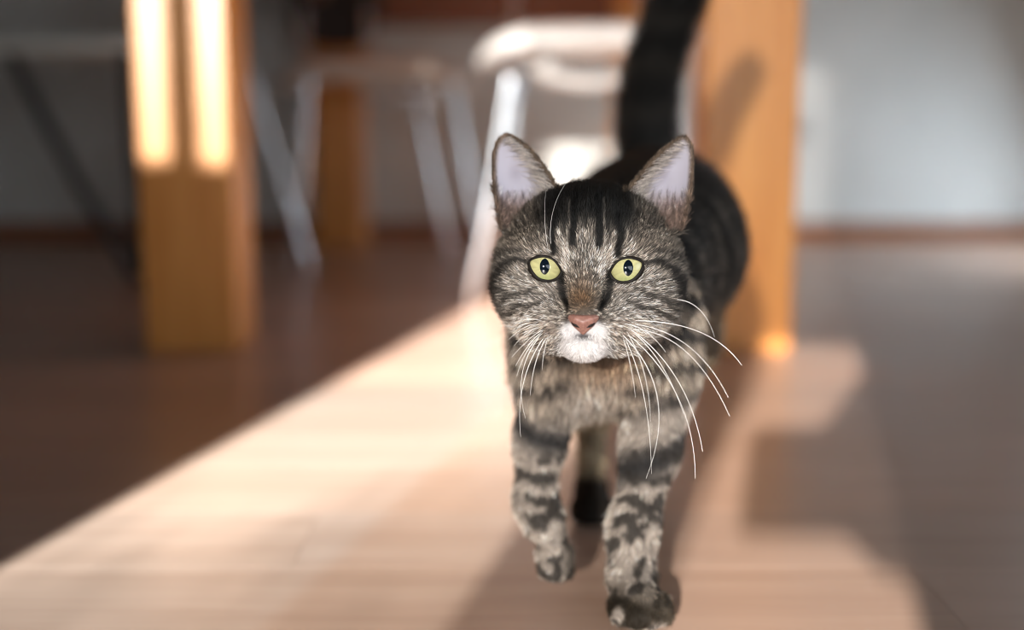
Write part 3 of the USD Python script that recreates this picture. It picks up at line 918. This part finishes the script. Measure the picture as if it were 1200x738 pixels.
# direction of growth
flow = np.tile(np.array([[0.12, 1.0, -0.35]]), (N_FUR, 1))
isb = np.isin(rn, ['chest', 'shoulder', 'neck'])
flow[isb] = np.array([0, 0.25, -1.0])
flow[np.isin(rn, ['foreleg', 'hindleg'])] = np.array([0, 0.15, -1.0])
flow[np.isin(rn, ['paw', 'hindpaw'])] = np.array([0, -0.6, -0.6])
tm = rn == 'tail'
flow[tm] = np.array([0.2, 0, 1.0])
hm = rn == 'head'
f = np.stack([rq[:, 0] * 1.0, rq[:, 1] + 25, rq[:, 2] + 24], 1)     # away from the nose
f[:, 2] += np.where((rv > -10), 6 + 0.3 * np.abs(rv), 0)
low = rv < -55
f[low] = np.stack([rq[low, 0] * 1.1, np.full(low.sum(), 12.0), -10 - 0.2 * np.abs(rq[low, 0])], 1)
flow[hm] = (f @ HR)[hm]
em = rn == 'ear'
flow[em] = (np.stack([np.sign(rq[:, 0]) * 0.15, 0.0 * rq[:, 0] + 0.1, np.ones(N_FUR)], 1) @ HR)[em]
flow -= (flow * nrm).sum(1, keepdims=True) * nrm
flow /= np.maximum(np.linalg.norm(flow, axis=1, keepdims=True), 1e-9)
flow += RNG.normal(0, 0.16, (N_FUR, 3))
lift = np.full(N_FUR, 0.45)
length = np.full(N_FUR, 0.013)
length[isb] = 0.014
length[np.isin(rn, ['foreleg', 'hindleg'])] = 0.0065
length[np.isin(rn, ['paw', 'hindpaw'])] = 0.0045
length[tm], lift[tm] = 0.022, 0.85
eye_d = np.minimum(poly_sd(rq[:, 0], rq[:, 2], EYE_MM[1]), poly_sd(rq[:, 0], rq[:, 2], EYE_MM[-1]))
hl_ = 0.0030 + 0.0020 * sm(4, 40, np.hypot(rq[:, 0] * 0.8, rq[:, 2] + 22)) + 0.0045 * sm(38, 60, np.abs(rq[:, 0])) * (1 - sm(22, 40, rq[:, 2])) + 0.004 * sm(34, 60, rq[:, 1])
hl_ = np.where(rv < -60, 0.0034 + 0.005 * sm(20, 70, np.abs(ru)), hl_)
hl_ *= 0.55 + 0.45 * sm(0.5, 6, eye_d)
length[hm] = hl_[hm]
into = hm & (np.minimum(poly_sd(rq[:, 0], rq[:, 2], EAR_MM[1]), poly_sd(rq[:, 0], rq[:, 2], EAR_MM[-1])) < -2.0) & (rq[:, 1] < 48) & (np.abs(rq[:, 0]) < 46)
lift[hm] = 0.42
near_ear = np.minimum(np.abs(poly_sd(rq[:, 0], rq[:, 2], EAR_MM[1])), np.abs(poly_sd(rq[:, 0], rq[:, 2], EAR_MM[-1])))
length[hm] *= (0.55 + 0.45 * sm(2, 9, near_ear[hm]))
length[into] = RNG.uniform(0.006, 0.012, into.sum())
lift[into] = 0.15
length[em], lift[em] = 0.0028, 0.22
length[em & (rq[:, 2] < 50) & (nrm @ HY < 0.2)] = 0.006
length *= RNG.uniform(0.7, 1.2, N_FUR)
wid = np.where(hm | em, 0.00025, 0.00047) * RNG.uniform(0.7, 1.25, N_FUR)
wid[np.isin(rn, ['chest', 'shoulder', 'foreleg', 'paw'])] *= 0.8
d0 = flow + nrm * lift[:, None]
d0 /= np.linalg.norm(d0, axis=1, keepdims=True)
d1 = flow + nrm * (lift * 0.25)[:, None] + RNG.normal(0, 0.08, (N_FUR, 3))
d1 /= np.linalg.norm(d1, axis=1, keepdims=True)
K = 4
ts = np.linspace(0, 1, K)
sink = np.where(hm | em, 0.0001, 0.0005)
pts = root[:, None] - nrm[:, None] * sink[:, None, None] + length[:, None, None] * (d0[:, None] * (ts - ts ** 2 / 2)[None, :, None] + d1[:, None] * (ts ** 2 / 2)[None, :, None])
cols = coat(root + np.where(hm, 0.5, 0.3)[:, None] * length[:, None] * flow, nrm, rn)     # seen colour sits halfway along the hair
# ticked hairs: each one a little lighter or darker, dark stripes less so
lum = cols.mean(1)
tick = RNG.normal(0, 1, N_FUR)
amp = np.where(hm, 0.40, 0.16) * np.clip(lum / 110, 0.35, 1) * np.where(lum > 205, 0.25, 1)
clump = np.where(hm | em, (meshkit.fbm(rq / 1.5, 2, 31) - 0.5) * 1.5 + (meshkit.fbm(rq / 4.5, 2, 32) - 0.5) * 0.5, (meshkit.fbm(rq / 5.0, 2, 33) - 0.5) * 1.0) * np.clip(lum / 110, 0.35, 1) * np.where(lum > 200, 0.15, 1)
amp *= np.where(hm, 0.5 + 0.5 * sm(8, 30, np.hypot(rq[:, 0], rq[:, 2] + 26)), 1)
fac = np.exp(tick * amp + clump) * np.where(lum > 205, 0.97, 0.93)
pale = (RNG.random(N_FUR) < 0.22) & hm & (lum < 150) & (lum > 60)
fac[pale] *= 1.3
fac[(RNG.random(N_FUR) < 0.10) & hm & (lum < 170)] *= 0.55
cols = np.clip(cols * fac[:, None], 8, 250)
agouti = np.array([[0.5, 0.95, 1.3, 0.7], [0.55, 0.85, 1.05, 1.2], [0.95, 1.0, 1.0, 1.0]])
kind_ = np.where(lum > 200, 2, (RNG.random(N_FUR) < 0.5).astype(int))
cols = np.clip(cols[:, None] * agouti[kind_][:, :, None], 6, 250)


def fur_part(name, sel, m=None):
    c = UsdGeom.BasisCurves.Define(stage, path_for(name, CAT))
    c.CreateTypeAttr('linear')
    n = int(sel.sum())
    c.CreatePointsAttr(Vt.Vec3fArray.FromNumpy(np.ascontiguousarray(pts[sel].reshape(-1, 3), np.float32)))
    c.CreateCurveVertexCountsAttr(Vt.IntArray.FromNumpy(np.full(n, K, np.int32)))
    prof = np.array([1.0, 0.95, 0.7, 0.2])
    c.CreateWidthsAttr(Vt.FloatArray.FromNumpy(np.ascontiguousarray((wid[sel][:, None] * prof).ravel(), np.float32)))
    c.SetWidthsInterpolation('vertex')
    set_color(c.GetPrim(), 'coat', lin(cols[sel].reshape(-1, 3)), 'vertex')
    UsdShade.MaterialBindingAPI.Apply(c.GetPrim()).Bind(m or M_FUR)
    c.GetPrim().SetCustomDataByKey('kind', 'stuff')
    return c.GetPrim()


fur_part('fur', np.ones(N_FUR, bool))
print('cat', len(V), len(FA), 'fur', N_FUR)

# ---- pale hairs inside the ears
er_pts, er_w, er_c = [], [], []
for s in (-1, 1):
    base = EAR_MM[s][20:44]
    for k in range(700):
        i = RNG.random() * (len(base) - 1)
        x0, z0 = base[int(i)] + (base[int(i) + 1] - base[int(i)]) * (i % 1)
        x0, z0 = s * x0 + RNG.uniform(1.5, 7) * (i < 19), z0 + RNG.uniform(-3, 3)
        g = i / (len(base) - 1)
        up = RNG.uniform(8, 17) * (0.6 + 0.8 * g)
        dx, dz = np.interp(g, [0, .6, 1], [0.75, 0.95, 0.35]) + RNG.normal(0, 0.16), np.interp(g, [0, .6, 1], [-0.15, 0.35, 0.95]) + RNG.normal(0, 0.12)
        L = np.linspace(0, 1, 5)
        x, z = s * (x0 + dx * up * (L - 0.1 * L ** 2)), z0 + dz * up * L
        sd = poly_sd(x, z, EAR_MM[s])
        if (sd > -0.8).any():
            continue
        yy = ear_sheet(s, x, z, sd) - 2.0 - 3.5 * np.sin(L * 2.6) * RNG.uniform(0.3, 1)
        yy[0] = ear_sheet(s, x[:1], z[:1], sd[:1])[0]
        er_pts.append(from_head(np.stack([x, yy, z], 1)))
        er_w.append(0.00026 * np.array([1, .9, .75, .5, .15]))
        er_c.append(np.array([224, 212, 204.0]) * RNG.uniform(0.6, 1.15))
c = UsdGeom.BasisCurves.Define(stage, path_for('ear_tuft', CAT))
c.CreateTypeAttr('linear')
c.CreatePointsAttr(Vt.Vec3fArray.FromNumpy(np.ascontiguousarray(np.vstack(er_pts), np.float32)))
c.CreateCurveVertexCountsAttr(Vt.IntArray.FromNumpy(np.full(len(er_pts), 5, np.int32)))
c.CreateWidthsAttr(Vt.FloatArray.FromNumpy(np.concatenate(er_w).astype(np.float32)))
c.SetWidthsInterpolation('vertex')
set_color(c.GetPrim(), 'coat', lin(np.clip(np.array(er_c), 0, 250)), 'uniform')
UsdShade.MaterialBindingAPI.Apply(c.GetPrim()).Bind(M_FUR)
c.GetPrim().SetCustomDataByKey('kind', 'stuff')
c.GetPrim().SetCustomDataByKey('label', 'long pale hairs inside the ears')

# ---- eyes
M_EYEBALL = plain('eye_dark', (30, 24, 20), 0.25)
M_RIM = plain('eyelid_black', (22, 17, 15), 0.6, specular_ior_level=0.25)
M_PUPIL = mat('pupil', {'n': ('noise_texture', {'scale': 80.0}), 'r': ('rgb_ramp', {'ramp': [(0, tuple(lin((6, 12, 18)))), (1, tuple(lin((14, 24, 34))))]}),
                        'p': ('principled_bsdf', {'roughness': 0.06, 'specular_ior_level': 0.35})}, [('n.fac', 'r.fac'), ('r.color', 'p.base_color')])
M_IRIS = mat('iris', {'a': ('attribute', {'attribute': 'coat'}), 'p': ('principled_bsdf', {'roughness': 0.3, 'coat_weight': 1.0, 'coat_roughness': 0.03})}, [('a.color', 'p.base_color')])
for s in (-1, 1):
    cen = EYE_CEN[s]
    sph = trimesh.creation.icosphere(4, EYE_RAD - 0.35)
    ep = obj('eye', trimesh.Trimesh(from_head(sph.vertices + cen), sph.faces, process=False), M_EYEBALL, CAT, smooth=True)
    # iris: a cap of the sphere, coloured in rays from the pupil
    nr, na = 26, 96
    R = EYE_RAD

    def cap(rx, rz, rad, ox=0.0, oz=0.0, point=1.0, clip=None):
        v = [[ox, -math.sqrt(max(rad ** 2 - ox ** 2 - oz ** 2, 0)), oz]]
        rr = [0.0]
        aa = [0.0]
        for i in range(1, nr + 1):
            for j in range(na):
                t = 2 * math.pi * j / na
                x = math.copysign(abs(math.cos(t)) ** point, math.cos(t)) * rx * i / nr + ox
                z = math.sin(t) * rz * i / nr + oz
                if clip is not None:
                    g_ = clip[j] * i / nr
                    x, z = math.cos(t) * g_ + ox, math.sin(t) * g_ + oz
                v.append([x, -math.sqrt(max(rad ** 2 - x * x - z * z, 0.01)), z])
                rr.append(i / nr)
                aa.append(t)
        f = [[0, 1 + (j + 1) % na, 1 + j] for j in range(na)]
        for i in range(nr - 1):
            for j in range(na):
                a, b = 1 + i * na + j, 1 + i * na + (j + 1) % na
                f += [[a, b, a + na], [b, b + na, a + na]]
        m = trimesh.Trimesh(np.array(v), f, process=False)
        return m, np.array(rr), np.array(aa)

    rel0 = EYE_MM[s] - cen[[0, 2]]
    th0 = np.arctan2(rel0[:, 1], rel0[:, 0])
    o_ = np.argsort(th0)
    clip = np.interp(2 * np.pi * np.arange(na) / na, np.r_[th0[o_] - 2 * np.pi, th0[o_], th0[o_] + 2 * np.pi], np.tile(np.linalg.norm(rel0[o_], axis=1), 3))
    m, rr, aa = cap(0, 0, R, 0, 0, clip=clip + 0.3)
    rr = np.hypot(m.vertices[:, 0] / 10.8, m.vertices[:, 2] / 9.6)
    ray_ = meshkit.fbm(np.stack([np.cos(aa) * 7, np.sin(aa) * 7, rr * 1.5], 1), 3, 3 + s)
    col = np.array([178, 174, 126.0]) * (0.86 + 0.28 * ray_)[:, None]
    col = blend(col, sm(0.45, 0.05, rr) * 0.6, (152, 158, 104))
    col = blend(col, sm(0.78, 1.0, rr) * 0.75, (92, 88, 50))
    col = blend(col, gauss(m.vertices[:, 0], m.vertices[:, 2], 0, -6, 5, 3) * 0.5, (136, 152, 92))
    ip = obj('iris', trimesh.Trimesh(from_head(m.vertices + cen), m.faces, process=False), M_IRIS, ep, smooth=True)
    set_color(ip, 'coat', lin(np.clip(col, 0, 250)), 'vertex')
    pz = 0.8
    m, _, _ = cap(3.0, 5.0, R + 0.12, 0.3 if s < 0 else 0.7, pz, 1.25)
    obj('pupil', trimesh.Trimesh(from_head(m.vertices + cen), m.faces, process=False), M_PUPIL, ep, smooth=True)
    # lid rim following the almond on the ball
    e2 = EYE_MM[s]
    rel = e2 - cen[[0, 2]]
    yv = cen[1] - np.sqrt(np.maximum((R + 0.5) ** 2 - (rel ** 2).sum(1), 20.0))
    lp = np.stack([e2[:, 0], yv, e2[:, 1]], 1)
    lp = np.vstack([lp, lp[:2]])
    low_w = 0.72 + 0.2 * (lp[:, 2] < cen[2] - 1) + 0.35 * (s * (lp[:, 0] - cen[0]) < -8)
    obj('eyelid', trimesh.Trimesh(from_head((t := tube(lp, np.convolve(np.r_[low_w[-4:], low_w, low_w[:4]], np.ones(9) / 9, 'valid'), 8, caps=False)).vertices), t.faces, process=False), M_RIM, ep, smooth=True)

# ---- nose leather with nostrils
M_NOSE = mat('nose_leather', {'g': ('geometry', {}), 'n': ('noise_texture', {'scale': 900.0, 'detail': 2.0}),
                              'r': ('rgb_ramp', {'ramp': [(0.3, tuple(lin((128, 90, 81)))), (0.7, tuple(lin((154, 113, 102))))]}), 'b': ('bump', {'strength': 0.3, 'distance': 0.0004}),
                              'p': ('principled_bsdf', {'roughness': 0.42, 'subsurface_weight': 0.15, 'subsurface_scale': 0.002})},
             [('g.position', 'n.vector'), ('n.fac', 'r.fac'), ('r.color', 'p.base_color'), ('n.fac', 'b.height'), ('b.normal', 'p.normal')])
blobs = [((-7.2, -25.2, -28.6), 1.9), ((7.2, -25.2, -28.6), 1.9), ((-4.2, -27.5, -29.4), 2.4), ((4.2, -27.5, -29.4), 2.4), ((-4.8, -26.4, -32.2), 1.9), ((4.8, -26.4, -32.2), 1.9), ((0, -28.0, -31), 2.8), ((0, -26.0, -37.0), 1.5)]
hull = manifold3d.Manifold.batch_hull([manifold3d.Manifold.sphere(r, 32).translate(c) for c, r in blobs]).refine_to_length(0.8)
hm_ = hull.to_mesh()
hm_ = trimesh.Trimesh(hm_.vert_properties[:, :3], hm_.tri_verts, process=False)
nose = obj('nose', trimesh.Trimesh(from_head(hm_.vertices), hm_.faces, process=False), M_NOSE, CAT, smooth=True, label='pink nose leather')
for s in (-1, 1):
    npts = bent([(s * 2.4, -28.4, -34.0), (s * 4.9, -27.9, -32.6), (s * 7.4, -26.0, -30.6)], 5)
    obj('nostril', trimesh.Trimesh(from_head((t := tube(npts, 1.15 * np.array([0.35, .5, .7, .85, .95, 1, .95, .85, .7, .5, .35]), 10)).vertices), t.faces, process=False), M_RIM, nose, smooth=True)

# ---- whiskers: (start in face coordinates, end in face coordinates, sag, forward reach)
M_WHISK = mat('whisker', {'n': ('noise_texture', {'scale': 40.0}), 'r': ('map_range', {'to_min': 0.3, 'to_max': 0.45}), 'p': ('principled_bsdf', {'base_color': (0.88, 0.86, 0.84), 'subsurface_weight': 0.0})},
              [('n.fac', 'r.value'), ('r.result', 'p.roughness')])
WH = [((44, -75), (76, -246), (88, -150)), ((50, -72), (80, -178), (72, -120)), ((52, -76), (133, -244), (112, -150)), ((52, -68), (141, -212), (110, -128)), ((56, -70), (172, -170), (120, -95)),
      ((57, -64), (170, -148), (122, -88)), ((60, -60), (184, -110), (135, -72)), ((104, -35), (150, -78), (132, -46)), ((46, -79), (62, -150), (56, -112)), ((58, -74), (118, -168), (92, -112)), ((48, -80), (82, -240), (72, -150)),
      ((-46, -72), (-84, -105), (-62, -82)), ((-48, -76), (-78, -128), (-66, -98)), ((-46, -80), (-73, -200), (-70, -135)), ((-50, -78), (-68, -178), (-72, -124)), ((-44, -82), (-62, -150), (-56, -112)),
      ((-52, -70), (-82, -92), (-66, -76)), ((-55, -66), (-88, -84), (-70, -70)), ((-48, -74), (-80, -116), (-64, -90)), ((-42, -82), (-48, -120), (-46, -100)), ((-50, -62), (-86, -66), (-66, -60)), ((46, -64), (96, -96), (72, -72)),
      ((-41, 26), (-24, 100), (-39, 66)), ((-45, 26), (-47, 92), (-48, 60))]
tree = cKDTree(to_head(V)[:, [0, 2]][to_head(V)[:, 1] < 20])
hv = to_head(V)[to_head(V)[:, 1] < 20]
for k, (a, b, mid) in enumerate(WH):
    a3 = hx(*a, 0.0)
    y0 = hv[tree.query(a3[[0, 2]])[1], 1]
    side = 1 if a[0] > 0 else -1
    reach = 6 + 5 * math.sin(k * 1.7)
    P0, P1, P2 = hx(*a, y0), hx(*mid, y0 - 1.0 * reach), hx(*b, y0 - 0.6 * reach + 3 * math.sin(k))
    pc = 2 * P1 - 0.5 * (P0 + P2)
    t = np.linspace(0, 1, 16)[:, None]
    line = (1 - t) ** 2 * P0 + 2 * t * (1 - t) * pc + t * t * P2
    tb = tube(line, np.linspace(0.24, 0.07, 16) * (0.55 if a[1] > 0 else 1.0) * (1.0 if k % 3 else 1.15), 6)
    obj('whisker', trimesh.Trimesh(from_head(tb.vertices), tb.faces, process=False), M_WHISK, CAT, smooth=True)
